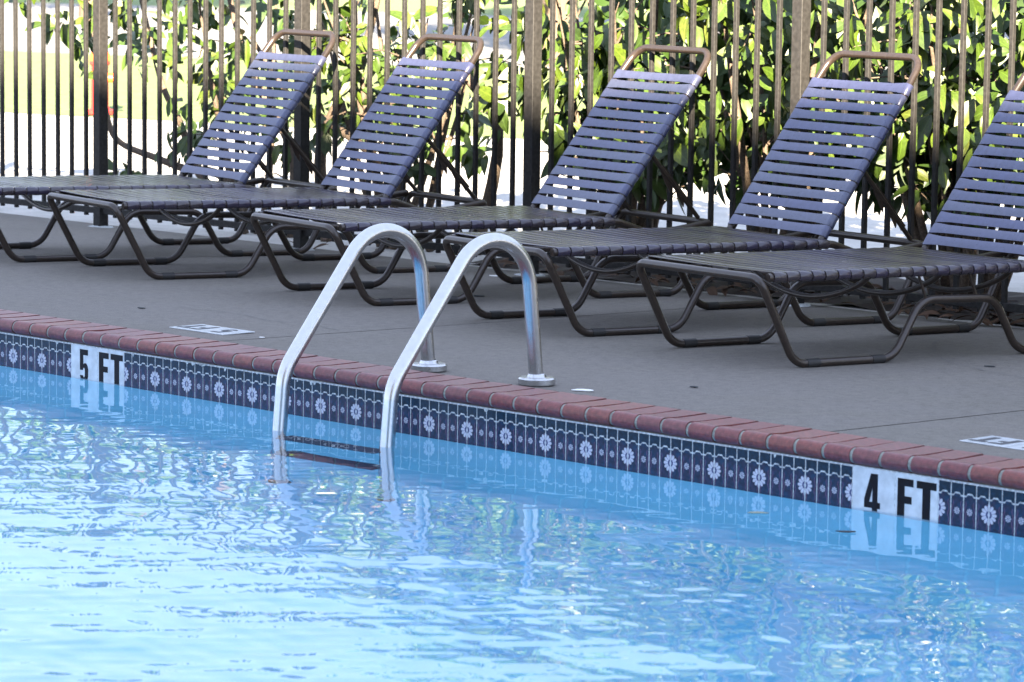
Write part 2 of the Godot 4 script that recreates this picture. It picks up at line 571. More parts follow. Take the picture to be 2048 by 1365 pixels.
# ------------------------------------------------------------------ pool shell and water
func pool() -> void:
	var x0 := -9.0
	var x1 := 14.0
	var z1 := 5.2
	var b := MB.new()
	var fy := -1.40
	struct("pool_floor", sheet(x0 - 0.03, x1 + 0.03, -0.04, z1 + 0.03, fy + 0.002), M.pool_floor)
	b.quad(Vector3(x0, fy, -0.008), Vector3(x1, fy, -0.008), Vector3(x1, -0.178, -0.008), Vector3(x0, -0.178, -0.008))
	b.quad(Vector3(x1, fy, z1), Vector3(x0, fy, z1), Vector3(x0, 0.0, z1), Vector3(x1, 0.0, z1))
	b.quad(Vector3(x0, fy, z1), Vector3(x0, fy, 0), Vector3(x0, 0.0, 0), Vector3(x0, 0.0, z1))
	b.quad(Vector3(x1, fy, 0), Vector3(x1, fy, z1), Vector3(x1, 0.0, z1), Vector3(x1, 0.0, 0))
	struct("pool_basin", b.mesh(), M.plaster)

	# rippled water: a fine grid where it is seen, coarse sheets elsewhere
	var gx0 := -3.0
	var gx1 := 6.6
	var gz1 := 3.7
	var nx := 800
	var nzz := 320
	var waves := []
	var r := RandomNumberGenerator.new()
	r.seed = 41
	for k in 26:
		var lam: float = [0.55, 0.36, 0.25, 0.18, 0.135, 0.105, 0.082, 0.066][k % 8] * r.randf_range(0.85, 1.18)
		var th := r.randf_range(-1.1, 1.1) + (PI / 2 if k % 3 != 0 else 0.5)
		var kk := TAU / lam
		var slope := 0.008 if lam > 0.25 else (0.011 if lam > 0.12 else 0.0105)
		waves.append([kk * cos(th), kk * sin(th), r.randf() * TAU, slope / kk])
	var wn := FastNoiseLite.new()
	wn.seed = 4; wn.frequency = 0.55
	var m := MB.new()
	m.v.resize((nx + 1) * (nzz + 1)); m.n.resize(m.v.size()); m.uv.resize(m.v.size())
	for j in nzz + 1:
		var z := gz1 * j / nzz
		var calm := lerpf(0.22, 1.0, smoothstep(0.05, 1.3, z)) * (1.0 - smoothstep(gz1 - 0.4, gz1, z))
		for i in nx + 1:
			var x := gx0 + (gx1 - gx0) * i / nx
			var amp := calm * smoothstep(gx0, gx0 + 0.4, x) * (1.0 - smoothstep(gx1 - 0.4, gx1, x)) * (0.50 + 0.30 * smoothstep(1.4, 3.0, z) * (1.0 - smoothstep(4.0, 5.0, x))) * (1.0 + 0.8 * wn.get_noise_2d(x, z * 1.6))
			var h := 0.0
			var sx := 0.0
			var sz := 0.0
			for w in waves:
				var ph: float = w[0] * x + w[1] * z + w[2]
				h += w[3] * sin(ph)
				var cs: float = w[3] * cos(ph)
				sx += w[0] * cs
				sz += w[1] * cs
			var id := j * (nx + 1) + i
			m.v[id] = Vector3(x, WATER_Y + h * amp, z)
			m.n[id] = Vector3(-sx * amp, 1, -sz * amp).normalized()
	m.i.resize(nx * nzz * 6)
	var q := 0
	for j in nzz:
		for i in nx:
			var a := j * (nx + 1) + i
			var d := a + nx + 1
			# z grows with j: a, a+1 are far, d, d+1 near
			m.i[q] = a; m.i[q + 1] = a + 1; m.i[q + 2] = d + 1
			m.i[q + 3] = a; m.i[q + 4] = d + 1; m.i[q + 5] = d
			q += 6
	for rc in [[x0, gx0, 0.0, gz1], [gx1, x1, 0.0, gz1], [x0, x1, gz1, z1]]:
		m.quad(Vector3(rc[0], WATER_Y, rc[3]), Vector3(rc[1], WATER_Y, rc[3]), Vector3(rc[1], WATER_Y, rc[2]), Vector3(rc[0], WATER_Y, rc[2]))
	struct("water", m.mesh(), M.water)


# ------------------------------------------------------------------ deck
func deck() -> void:
	var root := struct_node("pool_deck")
	var nz := FastNoiseLite.new()
	nz.seed = 31; nz.frequency = 0.55; nz.fractal_octaves = 4
	var nz2 := FastNoiseLite.new()
	nz2.seed = 32; nz2.frequency = 2.6; nz2.fractal_octaves = 3
	var xs := [-40.0, -30.7, -22.2, -16.55, -13.72, -10.9, -8.07, -5.24, -2.41, 0.42, 3.245, 6.07, 8.9, 11.7, 14.6, 20.0, 30.0, 45.0]
	for k in xs.size() - 1:
		var m := MB.new()
		var xa: float = xs[k] + 0.004
		var xb: float = xs[k + 1] - 0.004
		var nu := 34
		var nv := 42
		for j in nv + 1:
			var z := lerpf(-0.197, -3.556, float(j) / nv)
			for i in nu + 1:
				var x := lerpf(xa, xb, float(i) / nu)
				m.v.append(Vector3(x, deck_y(z), z)); m.n.append(Vector3.UP); m.uv.append(Vector2.ZERO)
				var g := 1.0 + 0.10 * nz.get_noise_2d(x, z) + 0.07 * nz2.get_noise_2d(x, z)
				m.c.append(Color(g, g * (1.0 - 0.01 * nz.get_noise_2d(z, x)), g * (0.985 + 0.02 * nz2.get_noise_2d(z, x))))
		for j in nv:
			for i in nu:
				var a := j * (nu + 1) + i
				var d := a + nu + 1
				for e in [a, d, d + 1, a, d + 1, a + 1]: m.i.append(e)
		# the slab's edges down into the joint
		for side in [xa, xb]:
			var base := m.v.size()
			var zz := [-0.197, -3.0, -3.4, -3.556]
			for z in zz:
				for y in [0.0, -0.03]:
					m.v.append(Vector3(side, deck_y(z) + y, z)); m.n.append(Vector3(-1 if side == xa else 1, 0, 0)); m.uv.append(Vector2.ZERO); m.c.append(Color(0.8, 0.8, 0.8))
			for e in zz.size() - 1:
				var p := base + e * 2
				for t in [p, p + 1, p + 3, p, p + 3, p + 2]: m.i.append(t)
		obj("slab", m.mesh(), M.concrete, root)
	var jb := MB.new()
	for k in range(1, xs.size() - 1):
		var zz := [-0.197, -0.3, -3.0, -3.4, -3.556]
		for e in zz.size() - 1:
			jb.quad(Vector3(xs[k] - 0.008, deck_y(zz[e]) - 0.010, zz[e]), Vector3(xs[k] + 0.008, deck_y(zz[e]) - 0.010, zz[e]), Vector3(xs[k] + 0.008, deck_y(zz[e + 1]) - 0.010, zz[e + 1]), Vector3(xs[k] - 0.008, deck_y(zz[e + 1]) - 0.010, zz[e + 1]))
	obj("joint_filler", jb.mesh(), M.joint, root)
	# hairline cracks
	var cr := MB.new()
	var lines := [[Vector2(1.743, -2.671), Vector2(1.80, -2.55), Vector2(1.931, -2.399), Vector2(2.06, -2.22), Vector2(2.243, -2.092), Vector2(2.45, -2.0), Vector2(2.696, -1.934), Vector2(3.0, -1.86), Vector2(3.23, -1.84)],
		[Vector2(-0.6, -0.95), Vector2(-0.3, -0.99), Vector2(-0.05, -0.93), Vector2(0.2, -0.96), Vector2(0.40, -0.92)]]
	for ln in lines:
		var fine := []
		for k in ln.size() - 1:
			for s in 5:
				fine.append(ln[k].lerp(ln[k + 1], s / 5.0) + Vector2(rng.randf_range(-0.012, 0.012), rng.randf_range(-0.012, 0.012)))
		for k in fine.size() - 1:
			var a: Vector2 = fine[k]
			var b2: Vector2 = fine[k + 1]
			var wd := rng.randf_range(0.0008, 0.0026)
			var s := (b2 - a).orthogonal().normalized() * wd
			var ya := deck_y(a.y) + 0.003
			var yb := deck_y(b2.y) + 0.003
			cr.quad(Vector3(a.x - s.x, ya, a.y - s.y), Vector3(b2.x - s.x, yb, b2.y - s.y), Vector3(b2.x + s.x, yb, b2.y + s.y), Vector3(a.x + s.x, ya, a.y + s.y))
	obj("crack", cr.mesh(), M.crack, root)
	# deck on the near side of the pool
	var far := MB.new()
	far.box(Vector3(2.0, -0.1, 5.2 + 30.0), Vector3(110, 0.2, 60.0))
	struct("near_deck", far.mesh(), M.pavement)
	for e in [[-9.0, -40.0], [14.0, 45.0]]:
		var s := MB.new()
		s.box(Vector3((e[0] + e[1]) * 0.5, -0.1, 2.6), Vector3(absf(e[1] - e[0]) - 0.004, 0.2, 5.19))
		struct("side_deck", s.mesh(), M.pavement)


# ------------------------------------------------------------------ brick coping
func coping() -> void:
	var root := struct_node("pool_coping")
	var pitch := 0.1038
	var meshes := []
	for vv in 3:
		var pr := PackedVector2Array()
		# profile in (z, y), counter-clockwise seen from +x is z to the left: go bottom back -> bottom front -> nose -> top -> back
		var r := 0.0245
		var zc: float = 0.014 - r + [0.0, 0.0004, -0.0004][vv]
		var yc := COPE_TOP - r
		var pts := []
		pts.append(Vector2(-0.192, TILE_TOP + 0.003))
		pts.append(Vector2(zc, COPE_TOP - 2.0 * r))
		for k in range(1, 12):
			var a := -PI / 2 + PI * k / 12.0
			pts.append(Vector2(zc + cos(a) * r, yc + sin(a) * r))
		pts.append(Vector2(zc, COPE_TOP))
		# the worn top dips a little between nose and back edge
		pts.append(Vector2(-0.06, COPE_TOP - 0.0015 - 0.001 * vv))
		pts.append(Vector2(-0.13, COPE_TOP - 0.002))
		pts.append(Vector2(-0.184, COPE_TOP - 0.001))
		pts.append(Vector2(-0.192, COPE_TOP - 0.008))
		pts.reverse()
		for p in pts: pr.append(p)
		var m := MB.new()
		m.extrude_x(pr, -0.0460, 0.0460)
		meshes.append(m.mesh())
	# joints were measured at x = 3.094 + k * pitch
	for k in range(-120, 110):
		var x := 3.094 + pitch * (k + 0.5)
		if x < -9.0 or x > 14.0: continue
		var o := obj("brick", meshes[rng.randi() % 3], M.bricks[rng.randi() % 4], root)
		o.position = Vector3(x, rng.randf_range(-0.0006, 0.0010), rng.randf_range(-0.0006, 0.0008))
		o.rotation = Vector3(rng.randf_range(-0.004, 0.004), rng.randf_range(-0.006, 0.006), rng.randf_range(-0.014, 0.014))
	# mortar bed, recessed behind the noses and between the bricks
	var pr2 := PackedVector2Array()
	var r2 := 0.0220
	var zc2 := 0.014 - 0.0245
	var yc2 := COPE_TOP - 0.0245
	var p2 := [Vector2(-0.198, -0.06), Vector2(-0.008, -0.06), Vector2(-0.008, TILE_TOP - 0.002), Vector2(zc2, yc2 - r2)]
	for k in range(1, 10):
		var a := -PI / 2 + PI * k / 10.0
		p2.append(Vector2(zc2 + cos(a) * r2, yc2 + sin(a) * r2))
	p2.append(Vector2(zc2, yc2 + r2))
	p2.append(Vector2(zc2 - 0.02, COPE_TOP - 0.008))
	p2.append(Vector2(-0.187, COPE_TOP - 0.009))
	p2.append(Vector2(-0.198, 0.012))
	p2.reverse()
	for p in p2: pr2.append(p)
	var mm := MB.new()
	mm.extrude_x(pr2, -9.0, 14.0)
	obj("mortar_bed", mm.mesh(), M.mortar, root)
	# mortar squeezed out along the back of the bricks, ragged
	var rg := MB.new()
	var x := -4.0
	while x < 9.0:
		var wd := rng.randf_range(0.02, 0.14)
		var dp := rng.randf_range(0.002, 0.012)
		if rng.randf() < 0.75:
			rg.box(Vector3(x + wd * 0.5, 0.008, -0.197 - dp * 0.5), Vector3(wd, rng.randf_range(0.014, 0.024), dp + 0.004), 0.001)
		x += wd + rng.randf_range(0.0, 0.05)
	obj("back_mortar", rg.mesh(), M.mortar, root)


# ------------------------------------------------------------------ waterline tiles
func tiles() -> void:
	var root := struct_node("waterline_tiles")
	var bed := MB.new()
	bed.box(Vector3(2.5, -0.1005, -0.0048), Vector3(22.9, 0.157, 0.008))
	obj("grout_bed", bed.mesh(), M.grout, root)
	var w := Q / 4.0
	var gap := 0.0021
	var a := gap
	var b := w - gap
	var bot := -0.152
	# scallop between cap and field piece: y below the tile's top
	var sc := [Vector2(a, -0.0362), Vector2(a + w * 0.16, -0.0362), Vector2(a + w * 0.28, -0.0295), Vector2(b - w * 0.28, -0.0295), Vector2(b - w * 0.16, -0.0362), Vector2(b, -0.0362)]
	var hg := 0.0023
	var field := []
	for ph in 4:
		var pl := PackedVector2Array([Vector2(a, bot), Vector2(b, bot)])
		for k in range(5, -1, -1): pl.append(sc[k] - Vector2(0, hg))
		var m := MB.new()
		m.slab_xy(pl, -0.005, 0.0, Rect2(-ph * w, 0.0, Q, -0.152))
		field.append(m.mesh())
	var pc := PackedVector2Array()
	for k in 6: pc.append(sc[k] + Vector2(0, hg))
	pc.append(Vector2(b, -0.003)); pc.append(Vector2(a, -0.003))
	var cm := MB.new()
	cm.slab_xy(pc, -0.005, 0.0)
	var cap := cm.mesh()
	var spots := []
	for k in range(0, 206):       # left of the 5 FT marker
		spots.append([-(k + 1) * w, 3 - (k % 4)])
	for k in range(0, 76):
		spots.append([0.3048 + k * w, k % 4])
	for k in range(0, 230):
		spots.append([0.6096 + 19.0 * Q + k * w, k % 4])
	var beyond := [[], [], [], [], []]      # those well outside the picture, as joined pieces
	for s in spots:
		if s[0] < -8.98 or s[0] > 13.95: continue
		if s[0] < -3.2 or s[0] > 7.6:
			beyond[s[1]].append(s[0]); beyond[4].append(s[0])
			continue
		var o := obj("tile", field[s[1]], M.flower_tile, root)
		o.position = Vector3(s[0], TILE_TOP, rng.randf_range(-0.0001, 0.0003))
		var o2 := obj("cap_tile", cap, M.cap_tile, root)
		o2.position = Vector3(s[0], TILE_TOP, rng.randf_range(-0.0001, 0.0003))
	for k in 5:
		var mm := MultiMesh.new()
		mm.transform_format = MultiMesh.TRANSFORM_3D
		mm.mesh = cap if k == 4 else field[k]
		mm.instance_count = beyond[k].size()
		for q in beyond[k].size():
			mm.set_instance_transform(q, Transform3D(Basis.IDENTITY, Vector3(beyond[k][q], TILE_TOP, 0)))
		var mi := MultiMeshInstance3D.new()
		mi.name = "far_tiles" if k == 0 else "far_tiles_%03d" % k
		mi.multimesh = mm
		mi.material_override = M.cap_tile if k == 4 else M.flower_tile
		mi.set_meta("kind", "stuff")
		root.add_child(mi, true)
	# lime drips on the tiles under the brick edge
	var dm := MB.new()
	for k in 26:
		var x: float = rng.randf_range(0.5, 1.35) if k < 18 else rng.randf_range(-1.0, 4.6)
		var h := rng.randf_range(0.003, 0.014)
		var ww := rng.randf_range(0.004, 0.012)
		dm.slab_xy(PackedVector2Array([Vector2(x - ww, TILE_TOP), Vector2(x - ww * 0.4, TILE_TOP - h), Vector2(x + ww * 0.3, TILE_TOP - h * 0.8), Vector2(x + ww, TILE_TOP)]), -0.001, 0.0016)
	obj("lime_drip", dm.mesh(), M.grout, root)


# ------------------------------------------------------------------ lettering
func glyph(ch: String) -> Array:
	match ch:
		"5": return [PackedVector2Array([Vector2(0.02, 0.20), Vector2(0.05, 0.10), Vector2(0.12, 0.03), Vector2(0.22, 0.0), Vector2(0.33, 0.02), Vector2(0.41, 0.09), Vector2(0.455, 0.18), Vector2(0.46, 0.40), Vector2(0.43, 0.50), Vector2(0.37, 0.57), Vector2(0.29, 0.59), Vector2(0.20, 0.55), Vector2(0.20, 0.83), Vector2(0.45, 0.83), Vector2(0.45, 1.0), Vector2(0.02, 1.0), Vector2(0.02, 0.36), Vector2(0.17, 0.36), Vector2(0.20, 0.43), Vector2(0.245, 0.44), Vector2(0.28, 0.40), Vector2(0.28, 0.20), Vector2(0.25, 0.145), Vector2(0.21, 0.145), Vector2(0.18, 0.20)])]
		"4": return [PackedVector2Array([Vector2(0.26, 0.0), Vector2(0.44, 0.0), Vector2(0.44, 0.16), Vector2(0.53, 0.16), Vector2(0.53, 0.31), Vector2(0.44, 0.31), Vector2(0.44, 1.0), Vector2(0.26, 1.0), Vector2(0.26, 0.66), Vector2(0.27, 0.66), Vector2(0.27, 0.31), Vector2(0.26, 0.31)]),
			PackedVector2Array([Vector2(0.0, 0.16), Vector2(0.26, 0.16), Vector2(0.26, 0.31), Vector2(0.17, 0.31), Vector2(0.26, 0.62), Vector2(0.26, 1.0), Vector2(0.21, 1.0), Vector2(0.0, 0.36)])]
		"F": return [PackedVector2Array([Vector2(0, 0), Vector2(0.19, 0), Vector2(0.19, 0.40), Vector2(0.38, 0.40), Vector2(0.38, 0.58), Vector2(0.19, 0.58), Vector2(0.19, 0.82), Vector2(0.42, 0.82), Vector2(0.42, 1), Vector2(0, 1)])]
		"T": return [PackedVector2Array([Vector2(0.145, 0), Vector2(0.335, 0), Vector2(0.335, 0.82), Vector2(0.48, 0.82), Vector2(0.48, 1), Vector2(0.0, 1), Vector2(0.0, 0.82), Vector2(0.145, 0.82)])]
	return []

# a pair of six-inch tiles in local x (right), y (up), z (towards the reader); origin at the left bottom corner
func marker_pair(root: Node3D, digit: String, lh: float, print_mat: Material, letters: Array, depth := 0.006) -> void:
	for k in 2:
		var m := MB.new()
		m.box(Vector3(0.1524 * k + 0.0762, 0.0762, -depth * 0.5), Vector3(0.1506, 0.1506, depth), 0.001)
		obj("marker_tile", m.mesh(), M.white_tile, root)
	for l in letters:
		var m := MB.new()
		for pl in glyph(l[0] if l[0] != "#" else digit):
			var p2 := PackedVector2Array()
			for p in pl: p2.append(Vector2(l[1] + p.x * l[2], l[3] + p.y * lh))
			m.slab_xy(p2, 0.0, 0.0008)
		obj("numeral" if l[0] == "#" else "letter", m.mesh(), print_mat, root)

func markers() -> void:
	var sx := 0.1016
	var y0 := 0.0135
	for e in [["5", 0.0, "white waterline tile pair marked 5 FT, left of the ladder"], ["4", 0.3048 + 19.0 * Q, "white waterline tile pair marked 4 FT, right of the ladder"]]:
		var t := thing("depth_marker", e[2], "depth marker", Vector3(e[1], TILE_TOP - 0.1524, 0.0))
		var d := 0.062 if e[0] == "5" else 0.056
		marker_pair(t, e[0], 0.1145, M.black_print, [["#", d - 0.012, 0.108, 0.024], ["F", 0.1524 + 0.010, 0.132, 0.024], ["T", 0.1524 + 0.077, 0.144, 0.024]])
	for e in [["5", 0.2745, -0.4585, "flat white deck tiles marked 5 FT, set in the concrete left of ladder"], ["4", 3.9, -0.480, "flat white deck tiles marked 4 FT, set in the concrete at right"]]:
		# read from the deck side: local x runs to -x, local y (the top of the letters) to +z
		var t := thing("deck_depth_marker", e[3], "depth marker", Vector3(e[1], deck_y(e[2]) + 0.0036, e[2] - 0.1524))
		t.basis = Basis(Vector3(-1, 0, 0), Vector3(0, 0, 1), Vector3(0, 1, 0))
		marker_pair(t, e[0], 0.1016, M.gray_print, [["#", 0.048, 0.115, 0.0254], ["F", 0.1524 + 0.016, 0.125, 0.0254], ["T", 0.1524 + 0.080, 0.125, 0.0254]], 0.0034)


# ------------------------------------------------------------------ building whose shade covers the pool (behind the camera)
func building() -> void:
	var t := thing("apartment_building", "four storey cream stucco building across the pool whose shade covers deck and loungers", "building", Vector3(24.0, 0, 18.0))
	var hgt := 12.12
	var m := MB.new()
	m.box(Vector3(0, hgt * 0.5, 4.6), Vector3(19, hgt, 8.0))
	obj("wall", m.mesh(), M.stucco, t)
	var r := MB.new()
	r.box(Vector3(0, hgt + 0.115, 4.4), Vector3(19.6, 0.23, 8.8), 0.02)
	obj("roof", r.mesh(), M.roof, t)
	var wm := MB.new(); wm.box(Vector3.ZERO, Vector3(1.6, 1.3, 0.06), 0.01)
	var pm := MB.new(); pm.box(Vector3(0, 0, -0.035), Vector3(1.44, 1.14, 0.02))
	var dm := MB.new(); dm.box(Vector3.ZERO, Vector3(0.95, 2.1, 0.06), 0.01)
	var wmesh := wm.mesh(); var pmesh := pm.mesh(); var dmesh := dm.mesh()
	for fl in 3:
		for k in 4:
			var x := -7.6 + k * 4.4
			var f := obj("window", wmesh, M.trim, t)
			f.position = Vector3(x, 1.7 + fl * 3.6, 0.575)
			obj("pane", pmesh, M.pane, f)
			var d := obj("door", dmesh, M.roof, t)
			d.position = Vector3(x + 2.0, 1.06 + fl * 3.6, 0.575)


# ------------------------------------------------------------------ fence
func fence() -> void:
	var t := thing("picket_fence", "dark bronze metal picket fence between the loungers and the hedge", "fence")
	var hgt := 1.50
	var post := MB.new()
	post.box(Vector3(0, hgt * 0.5 + 0.03, 0), Vector3(0.056, hgt + 0.06, 0.056), 0.0022)
	var pm := post.mesh()
	var pk := MB.new()
	pk.box(Vector3(0, 0.055 + (hgt - 0.055) * 0.5, 0), Vector3(0.0190, hgt - 0.055, 0.0190), 0.0013)
	var km := pk.mesh()
	var cp := MB.new()
	cp.box(Vector3(0, hgt + 0.066, 0), Vector3(0.063, 0.012, 0.063), 0.003)
	var cm := cp.mesh()
	var gp := MB.new()
	gp.lathe(PackedVector2Array([Vector2(0.075, -0.004), Vector2(0.066, 0.004), Vector2(0.030, 0.009)]), Vector3.ZERO, 9)
	var gm := gp.mesh()
	var rl := MB.new()
	rl.box(Vector3(FENCE_STEP * 0.5, 0, 0), Vector3(FENCE_STEP - 0.0575, 0.032, 0.026), 0.002)
	var rm := rl.mesh()
	for k in range(-5, 8):
		var x := FENCE_X0 + FENCE_STEP * k
		var z := FENCE_Z0 + FENCE_DZ * k
		var o := obj("post", pm, M.fence, t)
		o.position = Vector3(x, FENCE_BASE - 0.03, z)
		obj("post_cap", cm, M.fence, o)
		var g := obj("base_grout", gm, M.grout, t)
		g.position = Vector3(x - 0.005, FENCE_BASE, z + 0.004)
		g.rotation.y = rng.randf() * 6.0
		if k == 7: continue
		for j in range(1, 13):
			var p := obj("picket", km, M.fence, t)
			p.position = Vector3(x + FENCE_STEP * j / 13.0 + rng.randf_range(-0.002, 0.002), FENCE_BASE, z + FENCE_DZ * j / 13.0)
			p.rotation.z = rng.randf_range(-0.0025, 0.0025)
		for h in [0.085, hgt - 0.12]:
			var q := obj("rail", rm, M.fence, t)
			q.position = Vector3(x, FENCE_BASE + h, z)
			q.rotation.y = atan2(-FENCE_DZ, FENCE_STEP)


# ------------------------------------------------------------------ hedge
func leaf_mesh(bend: float, fold: float, wide: float) -> ArrayMesh:
	# unit leaf: base at origin, tip at +x (length 1), normal +y
	var b := MB.new()
	var st := [0.0, 0.07, 0.16, 0.27, 0.40, 0.54, 0.68, 0.81, 0.92, 1.0]
	var wd := [0.012, 0.085, 0.170, 0.232, 0.262, 0.255, 0.210, 0.140, 0.066, 0.003]
	var ss := [-1.0, -0.5, 0.0, 0.5, 1.0]
	var at := func(x: float, w: float, q: float) -> Vector3:
		var y := -bend * x * x + fold * w * (1.25 * absf(q) - 0.55 * q * q) - 0.05 * sin(x * 10.0 + q * 1.5) * w * absf(q)
		return Vector3(x, y, q * w)
	for k in st.size():
		for q in ss:
			var w: float = wd[k] * wide
			var p: Vector3 = at.call(st[k], w, q)
			var dx: Vector3 = at.call(st[k] + 0.03, w, q) - at.call(st[k] - 0.03, w, q)
			var dq: Vector3 = at.call(st[k], maxf(w, 0.02), q + 0.2) - at.call(st[k], maxf(w, 0.02), q - 0.2)
			b.v.append(p)
			b.n.append(dq.cross(dx).normalized())
			b.uv.append(Vector2(st[k], 0.5 + 0.5 * q))
	for k in st.size() - 1:
		for q in 4:
			var p := k * 5 + q
			for e in [p, p + 6, p + 1, p, p + 5, p + 6]: b.i.append(e)
	return b.mesh()

var leaf_meshes := []

func shrub(label: String, base: Vector3, spread: Vector3, low: float, top: float, n_leaf: int, n_near: int, sd: int, stems: int, size: float, extra: Array = [], shift := 0.0, own: Array = []) -> void:
	var r := RandomNumberGenerator.new()
	r.seed = sd
	var t := thing("hedge_shrub", label, "shrub", base)
	var tips := []          # [point, direction]
	for s in stems:
		var a := TAU * s / stems + r.randf_range(-0.4, 0.4)
		var foot := Vector3(cos(a) * r.randf_range(0.02, 0.16), 0.0, sin(a) * r.randf_range(0.02, 0.14))
		var goal := Vector3(cos(a) * spread.x * r.randf_range(0.35, 0.95), top * r.randf_range(0.7, 1.0), sin(a) * spread.z * r.randf_range(0.3, 0.9))
		var mid := foot.lerp(goal, 0.4) + Vector3(r.randf_range(-0.08, 0.08), 0.08, r.randf_range(-0.06, 0.06))
		var pts := PackedVector3Array()
		var rad := PackedFloat32Array()
		var r0 := r.randf_range(0.012, 0.034)
		for k in 9:
			var f := k / 8.0
			var p := foot.lerp(mid, f).lerp(mid.lerp(goal, f), f) + Vector3(r.randf_range(-1, 1), 0, r.randf_range(-1, 1)) * 0.012 * f
			pts.append(p); rad.append(lerpf(r0, 0.004, f))
		var bm := MB.new()
		bm.tube(pts, rad, 7)
		# side twigs
		for w in 6:
			var f0 := r.randf_range(0.35, 0.95)
			var p0 := pts[int(f0 * 8)]
			var dir := Vector3(r.randf_range(-1, 1), r.randf_range(-0.1, 0.7), r.randf_range(-0.8, 1.0)).normalized()
			var ln := r.randf_range(0.15, 0.4)
			var p1 := p0 + dir * ln * 0.5 + Vector3(0, 0.02, 0)
			var p2 := p0 + dir * ln + Vector3(0, -0.02, 0)
			bm.tube(PackedVector3Array([p0, p1, p2]), PackedFloat32Array([0.0055, 0.004, 0.002]), 5)
			tips.append([p2, dir])
			tips.append([p1, dir])
		obj("stem", bm.mesh(), M.bark, t)
	for e in extra:         # measured boughs
		var bm := MB.new()
		var pts := PackedVector3Array()
		for p in e[0]: pts.append(p - base)
		var sm := PackedVector3Array()
		for k in pts.size() - 1:
			var pa := pts[maxi(k - 1, 0)]
			var pd := pts[mini(k + 2, pts.size() - 1)]
			for q in 5: sm.append(pts[k].cubic_interpolate(pts[k + 1], pa, pd, q / 5.0))
		sm.append(pts[pts.size() - 1])
		var rad := PackedFloat32Array()
		for k in sm.size(): rad.append(lerpf(e[1], e[2], float(k) / (sm.size() - 1)))
		bm.tube(sm, rad, 8)
		obj("bough", bm.mesh(), M.bark, t)
	var all := []
	# whorls of leaves at the twig ends, then loose leaves between them
	var whorls := []
	for tp in tips: whorls.append(tp)
	for k in int(n_leaf / 9.0):
		var yy := r.randf()
		var p := Vector3(r.randf_range(-1, 1) * spread.x + shift, low + 0.06 + yy * (top - low), 0)
		p.z = spread.z * (1.0 - 0.3 * absf(yy - 0.5)) * (1.0 - 1.5 * pow(r.randf(), 1.1))
		whorls.append([p, Vector3(r.randf_range(-0.7, 0.7), r.randf_range(-0.5, 0.6), r.randf_range(0.1, 1.0)).normalized()])
	for q in own: whorls.append([q - base, Vector3(r.randf_range(-0.5, 0.5), r.randf_range(0.0, 0.6), 0.8).normalized()])
	while all.size() < n_leaf:
		var wh: Array = whorls[r.randi() % whorls.size()]
		var axis: Vector3 = wh[1]
		var big := r.randf_range(0.75, 1.2)
		var spin := r.randf() * TAU
		var side := axis.cross(Vector3(0.3, 1, 0.2)).normalized()
		for q in r.randi_range(4, 7):
			var radial := side.rotated(axis, spin + q * 2.4)
			var d := (radial * r.randf_range(0.5, 1.1) + axis * r.randf_range(0.0, 0.6) + Vector3.DOWN * r.randf_range(0.15, 0.9)).normalized()
			var p: Vector3 = wh[0] - axis * 0.02 * q + Vector3(r.randf_range(-1, 1), r.randf_range(-1, 1), r.randf_range(-1, 1)) * 0.025
			if p.y < low * r.randf_range(0.75, 1.15) and own.size() == 0: continue
			var len := size * big * r.randf_range(0.55, 1.1)
			var wp := base + p
			var lim := fence_z(wp.x) - 0.03 - maxf(d.z, 0.0) * len * 0.6
			if wp.z > lim: p.z -= wp.z - lim + r.randf() * 0.05
			var nn := (axis * r.randf_range(0.2, 0.9) + Vector3(r.randf_range(-0.2, 0.9), r.randf_range(0.1, 0.9), r.randf_range(0.0, 0.8))).normalized()
			nn = (nn - d * nn.dot(d)).normalized()
			all.append([p, d, nn, len, r.randi() % 3, r.randf()])
	all.sort_custom(func(a, b): return a[0].z + a[3] * 0.5 > b[0].z + b[3] * 0.5)
	var rest := []
	for k in all.size():
		var e: Array = all[k]
		var bs := Basis(e[1], e[2], e[1].cross(e[2])).scaled_local(Vector3.ONE * e[3])
		if k < n_near:
			var ci := 0 if e[5] < 0.4 else (1 if e[5] < 0.62 else (2 if e[5] < 0.92 else 3))
			var o := obj("leaf", leaf_meshes[e[4]], M.leaves[ci], t)
			o.transform = Transform3D(bs, e[0])
		else:
			rest.append([Transform3D(bs, e[0]), e[5]])
	# darker inner mass at the back of the shrub
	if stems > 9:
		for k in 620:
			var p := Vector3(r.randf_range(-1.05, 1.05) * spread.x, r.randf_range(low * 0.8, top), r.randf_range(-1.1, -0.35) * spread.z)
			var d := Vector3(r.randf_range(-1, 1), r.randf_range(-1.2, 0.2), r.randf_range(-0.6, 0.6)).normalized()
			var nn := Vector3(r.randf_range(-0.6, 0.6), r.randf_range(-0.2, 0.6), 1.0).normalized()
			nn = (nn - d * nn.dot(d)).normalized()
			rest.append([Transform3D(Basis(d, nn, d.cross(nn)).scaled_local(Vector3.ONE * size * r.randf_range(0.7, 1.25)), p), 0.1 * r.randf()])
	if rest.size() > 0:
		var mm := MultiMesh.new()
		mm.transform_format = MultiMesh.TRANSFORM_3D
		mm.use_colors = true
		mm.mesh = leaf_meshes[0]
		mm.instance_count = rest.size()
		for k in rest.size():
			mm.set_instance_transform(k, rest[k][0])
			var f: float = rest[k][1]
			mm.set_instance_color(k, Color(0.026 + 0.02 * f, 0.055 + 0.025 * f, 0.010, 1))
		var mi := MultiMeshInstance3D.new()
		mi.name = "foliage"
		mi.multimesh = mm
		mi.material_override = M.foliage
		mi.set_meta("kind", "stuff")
		t.add_child(mi, true)

